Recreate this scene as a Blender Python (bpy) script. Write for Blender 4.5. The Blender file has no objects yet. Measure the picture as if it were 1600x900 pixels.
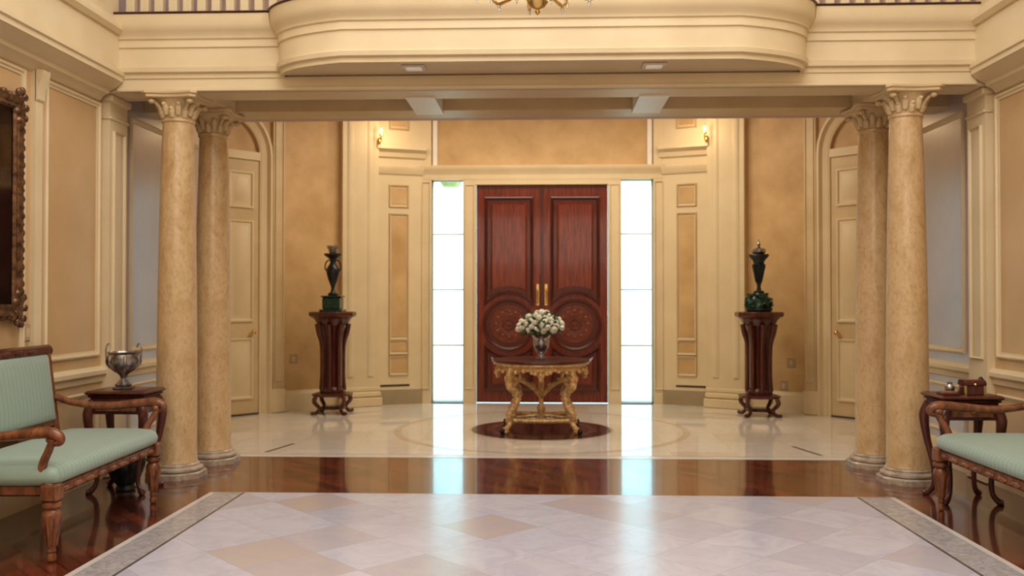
import bpy, math, random
from mathutils import Vector, Matrix
random.seed(7)
S=bpy.context.scene
C=S.collection
pi=math.pi

# ------------------------------------------------------------ materials
def nodes(name):
    m=bpy.data.materials.new(name); m.use_nodes=True
    nt=m.node_tree; b=nt.nodes['Principled BSDF']
    return m,nt,b
def ramp(nt,fac,stops):
    r=nt.nodes.new('ShaderNodeValToRGB')
    e=r.color_ramp.elements
    while len(e)<len(stops): e.new(0.5)
    for i,(p,c) in enumerate(stops):
        e[i].position=p; e[i].color=(*c,1)
    nt.links.new(fac,r.inputs[0]); return r.outputs[0]
def coord(nt,scale=(1,1,1),rot=(0,0,0)):
    t=nt.nodes.new('ShaderNodeTexCoord'); m=nt.nodes.new('ShaderNodeMapping')
    m.inputs['Scale'].default_value=scale; m.inputs['Rotation'].default_value=rot
    nt.links.new(t.outputs['Object'],m.inputs[0]); return m.outputs[0]
def noise_tex(nt,vec,scale,detail=4,dist=0.0,rough=.55):
    n=nt.nodes.new('ShaderNodeTexNoise'); n.inputs['Scale'].default_value=scale
    n.inputs['Detail'].default_value=detail; n.inputs['Distortion'].default_value=dist
    n.inputs['Roughness'].default_value=rough
    nt.links.new(vec,n.inputs['Vector']); return n.outputs[0]
def mixc(nt,f,a,b,mode='MIX'):
    n=nt.nodes.new('ShaderNodeMix'); n.data_type='RGBA'; n.blend_type=mode
    for s,v in ((n.inputs[0],f),(n.inputs[6],a),(n.inputs[7],b)):
        if hasattr(v,'links'): nt.links.new(v,s)
        elif isinstance(v,(int,float)): s.default_value=v
        else: s.default_value=(*v,1)
    return n.outputs[2]
def mat(name,c1,c2=None,rough=.5,metal=0,scale=6,stretch=(1,1,1),bump=0,coat=0,lo=.35,hi=.65,dist=0,detail=4):
    m,nt,b=nodes(name)
    b.inputs['Roughness'].default_value=rough; b.inputs['Metallic'].default_value=metal
    b.inputs['Coat Weight'].default_value=coat; b.inputs['Coat Roughness'].default_value=.08 if coat<.9 else .22
    if c2 is None: c2=tuple(x*.88 for x in c1)
    v=coord(nt,stretch); n=noise_tex(nt,v,scale,detail,dist)
    nt.links.new(ramp(nt,n,[(lo,c1),(hi,c2)]),b.inputs['Base Color'])
    if bump:
        bp=nt.nodes.new('ShaderNodeBump'); bp.inputs['Strength'].default_value=bump; bp.inputs['Distance'].default_value=.01
        nt.links.new(n,bp.inputs['Height']); nt.links.new(bp.outputs[0],b.inputs['Normal'])
    return m
M={}
M['cream']=mat('cream_paint',(.77,.635,.405),(.71,.575,.355),.42,scale=2)
M['creamd']=mat('cream_paint_aged',(.69,.535,.31),(.61,.46,.25),.42,scale=3)
M['white']=mat('white_beam_paint',(.88,.84,.76),(.84,.80,.72),.4)
M['wall']=mat('glazed_beige_wall',(.67,.465,.245),(.59,.395,.195),.35,scale=1.6,detail=6)
M['wall_cool_lit']=mat('beige_wall_cool_reflection',(.52,.44,.45),(.44,.37,.39),.3,scale=1.6,detail=6,coat=1)  # same beige wall, the sidelight's cool reflection mixed into its base colour
M['ochre']=mat('mottled_ochre_plaster',(.69,.475,.23),(.53,.335,.14),.5,scale=2.6,detail=8,lo=.3,hi=.7)
M['mauve']=mat('mauve_wall',(.60,.44,.38),(.54,.39,.33),.6)
M['ceil']=mat('ceiling_paint',(.76,.68,.56),(.73,.65,.53),.6)
M['nosing']=mat('dark_nosing_wood',(.10,.035,.018),(.07,.022,.013),.3)
M['mahog']=mat('mahogany',(.24,.036,.009),(.11,.015,.005),.26,scale=3,stretch=(14,14,1),coat=.35,dist=.6)
M['mahog2']=mat('mahogany_carved',(.12,.016,.006),(.055,.008,.004),.3,scale=5,stretch=(8,8,1),coat=.3)
M['inlay']=mat('walnut_inlay',(.18,.042,.015),(.11,.020,.007),.3,scale=30)
M['dkwood']=mat('dark_polished_wood',(.13,.032,.017),(.06,.014,.009),.3,scale=6,stretch=(6,6,1),coat=.25)
M['walnut']=mat('carved_walnut',(.30,.115,.042),(.13,.042,.017),.33,scale=12,stretch=(2,2,1),coat=.25)
M['gold']=mat('gilded_wood',(.86,.62,.31),(.48,.28,.11),.45,metal=.3,scale=35,bump=.4)
M['brass']=mat('polished_brass',(.85,.6,.22),(.7,.45,.14),.25,metal=1,scale=10)
M['silver']=mat('aged_silver',(.50,.47,.44),(.17,.155,.14),.28,metal=.9,scale=18)
M['bronze']=mat('dark_bronze',(.04,.045,.04),(.025,.025,.025),.3,metal=.5,scale=12)
M['malach']=mat('malachite_green',(.015,.08,.045),(.012,.035,.025),.25,scale=20,coat=.3)
M['plate']=mat('plastic_plate',(.50,.37,.22),(.45,.33,.2),.4)
M['black']=mat('dark_slot',(.05,.035,.025),(.06,.04,.03),.6)
M['plinth']=mat('beige_grey_marble_plinth',(.56,.46,.34),(.36,.28,.20),.3,scale=14,dist=1)
M['petal']=mat('white_petals',(.90,.88,.80),(.80,.80,.66),.6,scale=30)
M['leaf']=mat('bouquet_leaves',(.09,.18,.05),(.03,.08,.02),.5,scale=20)
M['candle']=mat('ivory_candle',(.85,.78,.6),(.8,.72,.55),.5)
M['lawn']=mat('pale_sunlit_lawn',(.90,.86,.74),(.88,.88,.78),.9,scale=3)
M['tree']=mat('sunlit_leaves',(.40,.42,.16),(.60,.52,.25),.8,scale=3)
M['bark']=mat('bark',(.2,.14,.1),(.1,.07,.05),.9)
def column_mat():
    m,nt,b=nodes('yellow_marble_shaft')
    v=coord(nt,(1,1,.6)); n=noise_tex(nt,v,8,10,.8,.6)
    c=ramp(nt,n,[(.28,(.50,.31,.14)),(.42,(.60,.41,.20)),(.55,(.67,.48,.26)),(.72,(.59,.395,.19))])
    n2=noise_tex(nt,v,40,6,.4)
    c=mixc(nt,ramp(nt,n2,[(.5,(0,0,0)),(.72,(.45,.45,.45))]),c,(.38,.225,.10))
    nt.links.new(c,b.inputs['Base Color']); b.inputs['Roughness'].default_value=.3
    b.inputs['Coat Weight'].default_value=.2
    return m
M['column']=column_mat()
def tile_mat(name,size,rot,c,grout,rough,veinc,spec=.5,veinamt=.7,vs=5,gw=.004):
    m,nt,b=nodes(name)
    v=coord(nt,(1,1,1),(0,0,rot))
    s=nt.nodes.new('ShaderNodeVectorMath'); s.operation='SNAP'; s.inputs[1].default_value=(size,size,9)
    nt.links.new(v,s.inputs[0])
    w=nt.nodes.new('ShaderNodeTexWhiteNoise'); w.noise_dimensions='3D'; nt.links.new(s.outputs[0],w.inputs[0])
    col=ramp(nt,w.outputs[0],[(0,c[0]),(.35,c[1]),(.7,c[2]),(1,c[3])])
    ad=nt.nodes.new('ShaderNodeVectorMath'); ad.operation='MULTIPLY_ADD'; ad.inputs[1].default_value=(7,7,7)
    nt.links.new(w.outputs['Color'],ad.inputs[0]); nt.links.new(v,ad.inputs[2])
    n=noise_tex(nt,ad.outputs[0],vs,9,1.6,.62)
    col=mixc(nt,ramp(nt,n,[(.42,(0,0,0)),(.68,(veinamt,)*3)]),col,veinc)
    fr=nt.nodes.new('ShaderNodeVectorMath'); fr.operation='SUBTRACT'
    nt.links.new(v,fr.inputs[0]); nt.links.new(s.outputs[0],fr.inputs[1])
    sx=nt.nodes.new('ShaderNodeSeparateXYZ'); nt.links.new(fr.outputs[0],sx.inputs[0])
    mn=nt.nodes.new('ShaderNodeMath'); mn.operation='MINIMUM'
    nt.links.new(sx.outputs[0],mn.inputs[0]); nt.links.new(sx.outputs[1],mn.inputs[1])
    lt=nt.nodes.new('ShaderNodeMath'); lt.operation='LESS_THAN'; lt.inputs[1].default_value=gw
    nt.links.new(mn.outputs[0],lt.inputs[0])
    col=mixc(nt,lt.outputs[0],col,grout)
    nt.links.new(col,b.inputs['Base Color']); b.inputs['Roughness'].default_value=rough
    b.inputs['Specular IOR Level'].default_value=spec
    return m
M['marbleA']=tile_mat('diamond_marble_tiles',.44,pi/4,[(.55,.47,.42),(.53,.52,.585),(.61,.61,.68),(.585,.57,.62)],(.45,.43,.46),.2,(.47,.45,.53),.38,.6,4)
M['marbleB']=tile_mat('cream_hall_marble',.6,0,[(.72,.65,.55),(.76,.70,.61),(.79,.74,.66),(.70,.61,.49)],(.64,.55,.44),.06,(.67,.60,.51),.9,.55)
M['border']=mat('mosaic_border_marble',(.52,.49,.48),(.36,.34,.33),.22,scale=22,detail=8,dist=1)
M['faint']=mat('tan_marble_band',(.66,.56,.43),(.60,.50,.38),.08,scale=8,detail=6)
M['bline']=mat('dark_inlay_line',(.15,.12,.11),(.12,.10,.09),.25)
M['bwhite']=mat('pale_inlay_line',(.72,.67,.61),(.67,.61,.55),.22)
M['medal']=mat('brown_marble_medallion',(.15,.05,.032),(.07,.022,.015),.16,scale=5,detail=8,dist=1.5)
M['medal2']=mat('red_brown_marble_ring',(.26,.11,.07),(.16,.06,.04),.16,scale=8,detail=8)
def wood_floor():
    m,nt,b=nodes('parquet_floor')
    v=coord(nt,(1,1,1),(0,0,pi/4))
    br=nt.nodes.new('ShaderNodeTexBrick'); br.inputs['Scale'].default_value=1
    br.inputs['Brick Width'].default_value=.45; br.inputs['Row Height'].default_value=.09
    br.inputs['Mortar Size'].default_value=.003
    br.inputs['Color1'].default_value=(.24,.050,.020,1); br.inputs['Color2'].default_value=(.06,.011,.007,1)
    br.inputs['Mortar'].default_value=(.015,.004,.003,1)
    nt.links.new(v,br.inputs['Vector'])
    n=noise_tex(nt,coord(nt,(3,3,1)),6,6)
    c=mixc(nt,ramp(nt,n,[(.4,(0,0,0)),(.7,(.5,.5,.5))]),br.outputs[0],(.06,.012,.007))
    nt.links.new(c,b.inputs['Base Color']); b.inputs['Roughness'].default_value=.22
    b.inputs['Coat Weight'].default_value=.8; b.inputs['Coat Roughness'].default_value=.07; b.inputs['Coat IOR'].default_value=1.6
    return m
M['parquet']=wood_floor()
def fabric():
    m,nt,b=nodes('seafoam_silk')
    v=coord(nt); w=nt.nodes.new('ShaderNodeTexWave'); w.bands_direction='Y'; w.inputs['Scale'].default_value=7
    w.inputs['Distortion'].default_value=.8; w.inputs['Detail'].default_value=2
    nt.links.new(v,w.inputs['Vector'])
    c=ramp(nt,w.outputs[0],[(.3,(.29,.40,.32)),(.7,(.33,.44,.36))])
    nt.links.new(c,b.inputs['Base Color']); b.inputs['Roughness'].default_value=.45
    b.inputs['Sheen Weight'].default_value=.3
    return m
M['fabric']=fabric()
def emis(name,c,s):
    m,nt,b=nodes(name); b.inputs['Base Color'].default_value=(*c,1)
    b.inputs['Emission Color'].default_value=(*c,1); b.inputs['Emission Strength'].default_value=s; return m
M['bulb']=emis('lit_bulb',(1,.72,.38),3)
M['dlight']=emis('downlight_lens',(1,.93,.8),.1)
def glassy(name,tint,fac):
    m=bpy.data.materials.new(name); m.use_nodes=True; nt=m.node_tree; nt.nodes.clear()
    o=nt.nodes.new('ShaderNodeOutputMaterial'); t=nt.nodes.new('ShaderNodeBsdfTransparent'); g=nt.nodes.new('ShaderNodeBsdfGlossy')
    mx=nt.nodes.new('ShaderNodeMixShader'); t.inputs[0].default_value=(*tint,1); g.inputs['Roughness'].default_value=.05
    mx.inputs[0].default_value=fac
    nt.links.new(t.outputs[0],mx.inputs[1]); nt.links.new(g.outputs[0],mx.inputs[2]); nt.links.new(mx.outputs[0],o.inputs[0]); return m
M['pane']=glassy('window_glass',(.97,1,1),.04)
M['crystal']=glassy('cut_crystal',(.78,.80,.82),.45)
M['mirror']=mat('dark_mirror',(.10,.07,.05),(.05,.03,.02),.08,metal=.9)
M['frame']=mat('bronze_gilt_frame',(.25,.13,.06),(.06,.028,.014),.35,metal=.5,scale=20,bump=.4)

# ------------------------------------------------------------ mesh builder
class MB:
    def __init__(s,T=None):
        s.v=[];s.f=[];s.m=[];s.mats=[];s.T=T
    def mi(s,k):
        if k not in s.mats: s.mats.append(k)
        return s.mats.index(k)
    def add(s,vs,fs,k,T=None):
        o=len(s.v); T=T or s.T
        for p in vs:
            p=tuple(p); s.v.append(tuple(T(*p)) if T else p)
        i=s.mi(k)
        for f in fs: s.f.append([o+x for x in f]); s.m.append(i)
    def box(s,a,b,k,T=None):
        x0,y0,z0=a;x1,y1,z1=b
        vs=[(x0,y0,z0),(x1,y0,z0),(x1,y1,z0),(x0,y1,z0),(x0,y0,z1),(x1,y0,z1),(x1,y1,z1),(x0,y1,z1)]
        s.add(vs,[(0,3,2,1),(4,5,6,7),(0,1,5,4),(1,2,6,5),(2,3,7,6),(3,0,4,7)],k,T)
    def bbox(s,a,b,k,r=.01,T=None):
        x0,y0,z0=a;x1,y1,z1=b
        def lp(i,z):
            return [(x0+i+r,y0+i,z),(x1-i-r,y0+i,z),(x1-i,y0+i+r,z),(x1-i,y1-i-r,z),(x1-i-r,y1-i,z),(x0+i+r,y1-i,z),(x0+i,y1-i-r,z),(x0+i,y0+i+r,z)]
        s.loft([lp(r,z0),lp(0,z0+r),lp(0,z1-r),lp(r,z1)],k,T=T)
    def loft(s,loops,k,cap=(True,True),closed=True,T=None):
        n=len(loops[0]); vs=[p for l in loops for p in l]; fs=[]
        for i in range(len(loops)-1):
            for j in range(n if closed else n-1):
                a=i*n+j; b=i*n+(j+1)%n
                fs.append((a,b,b+n,a+n))
        if cap[0]: fs.append(tuple(range(n))[::-1])
        if cap[1]: fs.append(tuple(range((len(loops)-1)*n,len(loops)*n)))
        s.add(vs,fs,k,T)
    def lathe(s,prof,k,c=(0,0),seg=24,rot=0,T=None,cap=(True,True)):
        loops=[[(c[0]+r*math.cos(rot+2*pi*j/seg),c[1]+r*math.sin(rot+2*pi*j/seg),z) for j in range(seg)] for r,z in prof]
        s.loft(loops,k,cap,T=T)
    def ell(s,c,r,k,seg=12,rings=7,T=None):
        c=Vector(c); 
        if not hasattr(r,'__len__'): r=(r,r,r)
        loops=[]
        for i in range(1,rings):
            a=pi*i/rings
            loops.append([(c.x+r[0]*math.sin(a)*math.cos(2*pi*j/seg),c.y+r[1]*math.sin(a)*math.sin(2*pi*j/seg),c.z-r[2]*math.cos(a)) for j in range(seg)])
        s.loft(loops,k,T=T)
    def tube(s,pts,rad,k,seg=8,T=None,flat=1.0):
        pts=[Vector(p) for p in pts]; n=len(pts)
        if not hasattr(rad,'__len__'): rad=[rad]*n
        elif len(rad)!=n:
            rr=[];m=len(rad)
            for i in range(n):
                t=i/(n-1)*(m-1);a=min(int(t),m-2);rr.append(rad[a]+(rad[a+1]-rad[a])*(t-a))
            rad=rr
        loops=[];N=None
        for i,p in enumerate(pts):
            t=(pts[min(i+1,n-1)]-pts[max(i-1,0)]).normalized()
            if N is None:
                N=t.cross(Vector((0,0,1)))
                if N.length<.1: N=t.cross(Vector((0,1,0)))
            N=(N-t*N.dot(t)).normalized(); B=t.cross(N)
            loops.append([p+(N*math.cos(2*pi*j/seg)*flat+B*math.sin(2*pi*j/seg))*rad[i] for j in range(seg)])
        s.loft(loops,k,T=T)
    def rl(s,loops,k,T=None,cap=True):
        L=[[(a,n,c),(b,n,c),(b,n,d),(a,n,d)] for a,b,c,d,n in loops]
        s.loft(L,k,(False,cap),T=T)
    def mould(s,u0,u1,z0,z1,k,w=.05,p=.03,T=None):
        L=[]
        for o,n in ((0,0),(0,p*.6),(w*.25,p),(w*.5,p*.9),(w*.65,p*.45),(w,p*.3),(w,0)):
            L.append((u0+o,u1-o,z0+o,z1-o,n))
        s.rl(L,k,T,False)
    def raised(s,u0,u1,z0,z1,k,p=.025,T=None,k2=None,n0=0):
        L=[]
        for o,n in ((0,0),(0,p),(.02,p),(.035,p*.2),(.06,p*.2),(.09,p*.8)): L.append((u0+o,u1-o,z0+o,z1-o,n0+n))
        s.rl(L,k,T,True)
    def sweep(s,path,sec,k,closed_sec=True,T=None):
        n=len(path);loops=[]
        P=[Vector(p) for p in path]
        for i in range(n):
            d1=(P[i]-P[i-1]).normalized() if i>0 else None
            d2=(P[i+1]-P[i]).normalized() if i<n-1 else None
            if d1 is None:d1=d2
            if d2 is None:d2=d1
            n1=Vector((-d1.y,d1.x));n2=Vector((-d2.y,d2.x));m=(n1+n2).normalized();m=m/max(.3,m.dot(n1))
            loops.append([(P[i].x+m.x*o,P[i].y+m.y*o,z) for o,z in sec])
        s.loft(loops,k,T=T)
    def build(s,name,parent=None,loc=(0,0,0),rot=(0,0,0),ang=38,**props):
        me=bpy.data.meshes.new(name); me.from_pydata(s.v,[],s.f)
        for k in s.mats: me.materials.append(M[k])
        me.polygons.foreach_set('material_index',s.m)
        import bmesh
        bm=bmesh.new(); bm.from_mesh(me); bmesh.ops.recalc_face_normals(bm,faces=bm.faces); bm.to_mesh(me); bm.free()
        me.polygons.foreach_set('use_smooth',[True]*len(me.polygons))
        me.set_sharp_from_angle(angle=math.radians(ang)); me.update()
        o=bpy.data.objects.new(name,me); C.objects.link(o); o.location=loc; o.rotation_euler=rot
        if parent: o.parent=parent
        for a,b in props.items(): o[a]=b
        return o
def thing(name,label,cat,loc=(0,0,0),rz=0,**props):
    e=bpy.data.objects.new(name,None); C.objects.link(e); e.location=loc; e.rotation_euler=(0,0,rz)
    e.empty_display_size=.1; e['label']=label; e['category']=cat
    for a,b in props.items(): e[a]=b
    return e
def copy_thing(t,loc,rz=None,label=None):
    n=t.copy(); C.objects.link(n); n.location=loc
    if rz is not None: n.rotation_euler=(0,0,rz)
    if label: n['label']=label
    def rec(a,b):
        for ch in list(a.children):
            if ch is b: continue
            c=ch.copy(); C.objects.link(c); c.parent=b; rec(ch,c)
    rec(t,n); return n
def crom(pts,n=6):
    P=[Vector(p) for p in pts]; P=[P[0]*2-P[1]]+P+[P[-1]*2-P[-2]]; out=[]
    for i in range(1,len(P)-2):
        for j in range(n):
            t=j/n;a,b,c,d=P[i-1:i+3]
            out.append(.5*((2*b)+(c-a)*t+(2*a-5*b+4*c-d)*t*t+(3*b-a-3*c+d)*t**3))
    out.append(P[-2]); return out
tn=[0]
def struct(mb,name,label,cat,**k):
    return mb.build(name,kind='structure',label=label,category=cat,**k)
def trim(mb,label):
    tn[0]+=1; return struct(mb,'trim_%d'%tn[0],label,'trim')

# ------------------------------------------------------------ floor
f=MB()
f.box((-4.8,-2.2,-.12),(4.8,12.8,0),'parquet')
def sheet(x0,x1,y0,y1,z,k): f.add([(x0,y0,z),(x1,y0,z),(x1,y1,z),(x0,y1,z)],[(0,1,2,3)],k)
YM=6.52
sheet(-2.42,2.54,-2,YM,.001,'bwhite')
sheet(-2.38,2.50,-2,YM-.0,.0015,'border')
sheet(-2.175,2.285,-2,YM,.002,'bline')
sheet(-2.155,2.265,-2,YM,.0025,'marbleA')
sheet(-2.42,2.54,YM-.012,YM,.003,'bwhite')
sheet(-4.7,4.7,8.02,12.3,.001,'bwhite')
sheet(-4.7,4.7,8.16,8.18,.0015,'faint')
sheet(-4.7,4.7,8.18,12.3,.002,'marbleB')
def ringz(cx,cy,r0,r1,z,k,seg=72):
    a=[(cx+r*math.cos(2*pi*j/seg),cy+r*math.sin(2*pi*j/seg),z) for r in (r0,r1) for j in range(seg)]
    f.add(a,[(j,(j+1)%seg,seg+(j+1)%seg,seg+j) for j in range(seg)],k)
CY=9.82
ringz(0,CY,1.52,1.60,.003,'faint'); ringz(0,CY,.76,.79,.003,'faint')
f.add([(.76*math.cos(2*pi*j/64),CY+.76*math.sin(2*pi*j/64),.0035) for j in range(64)],[tuple(range(64))],'medal')
ringz(0,CY,.52,.60,.004,'medal2')
for sx in (-1,1):
    x=sx*2.55
    f.add([(x-.02,8.25,.003),(x+.02,8.25,.003),(x-sx*.12+.02,8.75,.003),(x-sx*.12-.02,8.75,.003)],[(0,1,2,3)],'bline')
    f.add([(sx*2.5-.1,11.0,.003),(sx*2.5+.1,11.0,.003),(sx*2.1+.1,11.35,.003),(sx*2.1-.1,11.35,.003)],[(0,1,2,3)],'faint')
struct(f,'floor','glossy marble and dark parquet floor with inlaid borders','floor')

# ------------------------------------------------------------ side walls
ZC=3.06
for side,sx in (('left',-1),('right',1)):
    def T(u,n,z,sx=sx): return (sx*(3.5-n),u,z)
    w=MB(T)
    w.box((-2,-.2,0),(7.2,0,6),'wall'); w.box((7.2,-.2,0),(9.5,0,6),'wall_cool_lit')
    struct(w,'wall_'+side,'warm beige glazed wall with moulded panels','wall')
    b=MB(T)
    b.loft([[(u,n,z) for n,z in ((0,0),(.03,0),(.03,.17),(.015,.2),(0,.21))] for u in (-2,9.5)],'cream')
    struct(b,'baseboard_'+side,'cream painted baseboard','baseboard')
    t=MB(T)
    t.loft([[(u,n,z) for n,z in ((0,.76),(.02,.77),(.025,.81),(.05,.83),(.05,.86),(.03,.88),(0,.89))] for u in (-2,9.5)],'cream')
    for a,bb in ((.2,1.9),(2.1,3.75),(3.95,5.95),(6.2,6.98),(7.5,9.4)):
        t.mould(a,bb,.97,2.98,'cream',.045,.025)
        t.mould(a,bb,.28,.70,'cream',.035,.02)
    trim(t,'cream chair rail and picture-frame wall mouldings')
    p=MB(T)
    for a in (6.03,):
        p.box((a,0,.2),(a+.09,.035,ZC),'cream')
        p.loft([[(u,n,z) for n,z in ((.03,2.78),(.05,2.80),(.055,2.88),(.08,2.94),(.09,3.0),(.03,3.01))] for u in (a,a+.09)],'cream')
    a=7.03
    p.box((a,0,0),(a+.3,.06,ZC),'cream')
    p.mould(a+.05,a+.25,.95,2.78,'cream',.03,.08)
    p.bbox((a-.02,0,0),(a+.32,.08,.2),'cream'); p.bbox((a-.01,0,2.86),(a+.31,.075,2.89),'cream',.008)
    p.bbox((a-.02,0,3.0),(a+.32,.09,ZC),'cream',.01)
    trim(p,'cream panelled pilaster against the side wall')
    c=MB(T)
    sec=((0,2.99),(.03,3.0),(.05,3.03),(.09,3.045),(.10,3.07),(.15,3.09),(.19,3.13),(.205,3.135),(.205,3.17),(.22,3.18),(.22,3.21),(0,3.22))
    c.loft([[(u,n,z) for n,z in sec] for u in (-2,6.95)],'cream')
    c.box((-2,0,3.2),(6.94,.18,3.5),'cream')
    c.loft([[(u,n,z) for n,z in ((0,3.5),(.20,3.5),(.23,3.53),(.23,3.56),(.2,3.58),(.19,3.62),(0,3.62))] for u in (-2,6.94)],'cream')
    trim(c,'heavy cream cornice along the side wall')
    uw=MB(T)
    uw.box((-2,0,3.6),(6.94,.17,6),'cream')
    def TU(u,n,z,T=T): return T(u,n+.17,z)
    for i in range(6):
        a=.3+i*1.1
        uw.mould(a,a+.9,3.72,5.4,'cream',.05,.03,TU); uw.mould(a+.12,a+.78,3.85,5.27,'cream',.04,.025,TU)
    trim(uw,'cream panelled upper wall above the cornice')
w=MB(); w.box((-3.7,-2.2,0),(3.7,-2,6),'wall'); struct(w,'wall_front','plain beige wall','wall')
w=MB(); w.box((-3.7,-2.2,6),(3.7,9.35,6.15),'ceil'); struct(w,'ceiling','cream ceiling','ceiling')
w=MB(); w.box((-4.7,9.2,4.2),(4.7,12.7,4.35),'ceil'); struct(w,'ceiling_hall','cream entrance hall ceiling','ceiling')
w=MB(); w.box((-3.7,9.2,3.3),(3.7,9.35,6),'mauve'); struct(w,'wall_gallery','mauve gallery wall behind the railing','wall')

# ------------------------------------------------------------ hall walls
PTS=[(-3.5,9.5),(-4.35,9.7),(-4.35,10.2),(-3.3,11.3),(-2.68,11.8),(-2.25,12.05),(-1.62,12.3)]
def segT(p0,p1,sx):
    p0=Vector(p0);p1=Vector(p1);d=(p1-p0).normalized();nn=Vector((d.y,-d.x))
    def T(u,n,z): 
        q=p0+d*u+nn*n; return (sx*q.x,q.y,z)
    return T,(p1-p0).length
for side,sx in (('left',1),('right',-1)):
    w=MB()
    for i in range(len(PTS)-1):
        T,L=segT(PTS[i],PTS[i+1],sx)
        w.box((-.06,-.2,0),(L+.06,0,4.2),'ochre',T)
    struct(w,'wall_hall_'+side,'mottled ochre plaster wall of the rounded entrance hall','wall')
    b=MB()
    for i in (0,1,3,4,5):
        T,L=segT(PTS[i],PTS[i+1],sx)
        b.loft([[(u,n,z) for n,z in ((0,0),(.04,0),(.04,.2),(.025,.24),(0,.26))] for u in (0,L)],'cream',T=T)
    struct(b,'baseboard_hall_'+side,'tall cream baseboard','baseboard')
    T,L=segT(PTS[4],PTS[5],sx); t=MB(T)
    t.box((0,0,0),(L,.12,4.2),'cream'); t.bbox((-.04,0,0),(L+.04,.18,.12),'cream',.01); t.bbox((-.03,0,.12),(L+.03,.16,.2),'cream',.02)
    t.bbox((-.02,0,.2),(L+.02,.14,.26),'cream',.012)
    for a,w_ in ((.06,.10),(L-.16,.10)):
        t.loft([[(a+x*w_,.12+n,z) for x,n in ((0,0),(.2,.012),(.5,.016),(.8,.012),(1,0))] for z in (.4,4.1)],'cream')
    trim(t,'broad cream pilaster with moulded base')
    T,L=segT(PTS[5],PTS[6],sx); t=MB(T)
    t.box((0,0,0),(L,.04,4.2),'cream')
    for z0,z1 in ((3.78,4.0),(2.72,2.94),(.92,2.55),(.72,.84),(.44,.62)):
        t.mould(.17,.45,z0-.05,z1+.05,'creamd',.05,.065)
        t.box((.21,.04,z0),(.41,.046,z1),'ochre')
    t.box((.06,.04,.245),(.46,.046,.27),'black')
    t.loft([[(u,n,z) for n,z in ((0.041,3.34),(.07,3.36),(.08,3.42),(.14,3.46),(.14,3.5),(.041,3.52))] for u in (0,L)],'cream')
    t.loft([[(u,n,z) for n,z in ((0.041,3.12),(.06,3.13),(.09,3.2),(.09,3.23),(.041,3.24))] for u in (0,L-.03)],'cream')
    trim(t,'cream strip with small inset ochre panels')
    T,L=segT(PTS[2],PTS[3],sx); t=MB(T)
    uc,r,zs=L-.80,.45,3.22
    path=[(uc-r,0),(uc-r,zs)]+[(uc-r*math.cos(a*pi/16),zs+r*math.sin(a*pi/16)) for a in range(1,16)]+[(uc+r,zs),(uc+r,0)]
    nor=[(-1,0),(-1,0)]+[(-math.cos(a*pi/16),math.sin(a*pi/16)) for a in range(1,16)]+[(1,0),(1,0)]
    sec=((0,0),(0,.05),(.03,.06),(.05,.04),(.10,.05),(.13,.09),(.16,.09),(.17,0))
    t.loft([[(p[0]+q[0]*o,n,p[1]+q[1]*o) for o,n in sec] for p,q in zip(path,nor)],'cream')
    t.box((uc-r,0,zs-.07),(uc+r,.06,zs+.03),'cream')
    t.box((L-.16,0,0),(L,.05,4.2),'creamd'); t.mould(L-.14,L-.02,.4,4.1,'cream',.02,.065)
    t.bbox((L-.2,0,0),(L+.0,.1,.3),'cream',.012)
    trim(t,'cream arched door casing')
    dd=MB(T); dd.box((uc-r,0,.02),(uc+r,.035,zs-.07),'creamd')
    def TT(u,n,z,T=T): return T(u,n+.035,z)
    for a,bb in ((uc-r+.08,uc-.04),(uc+.04,uc+r-.08)):
        for z0,z1 in ((.2,.95),(1.15,2.4),(2.55,3.0)): dd.raised(a,bb,z0,z1,'cream',.02,T=TT)
    dd.box((uc-r,0,0),(uc+r,.05,.02),'black')
    o=struct(dd,'door_%d'%(2 if sx==1 else 3),'cream panelled interior door in an arched casing','door')
    k=MB(T); k.ell((uc+.36,.08,1.02),(.03,.03,.03),'brass'); k.build('door_knob',parent=o)

# ------------------------------------------------------------ back wall, door, sidelights
YB=12.3
def TB(u,n,z): return (u,YB-n,z)
w=MB(TB)
w.box((-1.68,-.25,3.08),(1.68,0,4.2),'ochre')
for s in (-1,1):
    w.box((s*.93 if s>0 else -1.08,-.25,0),(1.08 if s>0 else -.93,0,3.08),'ochre')
    w.box((1.52 if s>0 else -1.68,-.25,0),(1.68 if s>0 else -1.52,0,3.08),'ochre')
struct(w,'wall_back','mottled ochre entrance wall around the front door','wall')
t=MB(TB)
for s in (-1,1):
    a,b=sorted((s*.905,s*1.08)); t.box((a,-.06,0),(b,.05,3.08),'cream'); t.mould(a+.02,b-.02,.2,3.0,'cream',.03,.065)
    a,b=sorted((s*1.52,s*1.66)); t.box((a,-.06,0),(b,.05,4.2),'cream'); t.mould(a+.01,b-.01,.2,3.04,'cream',.03,.07)
    a,b=sorted((s*1.44,s*1.50)); t.box((a,0,3.2),(b,.04,4.2),'white')
    a,b=sorted((s*1.08,s*1.52)); t.box((a,-.25,0),(b,.03,.015),'bline')
t.box((-1.655,-.05,3.07),(1.655,.056,3.14),'cream')
t.box((-.93,-.05,3.0),(.93,.052,3.1),'cream')
t.loft([[(u,n,z) for n,z in ((.0,3.142),(.058,3.142),(.065,3.17),(.09,3.20),(.10,3.23),(.10,3.26),(0,3.27))] for u in (-1.655,1.655)],'cream')
t.loft([[(u,n,z) for n,z in ((0,4.08),(.05,4.1),(.14,4.18),(.14,4.2),(0,4.2))] for u in (-1.66,1.66)],'cream')
trim(t,'cream casing and header around the front door')
n=0
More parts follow.
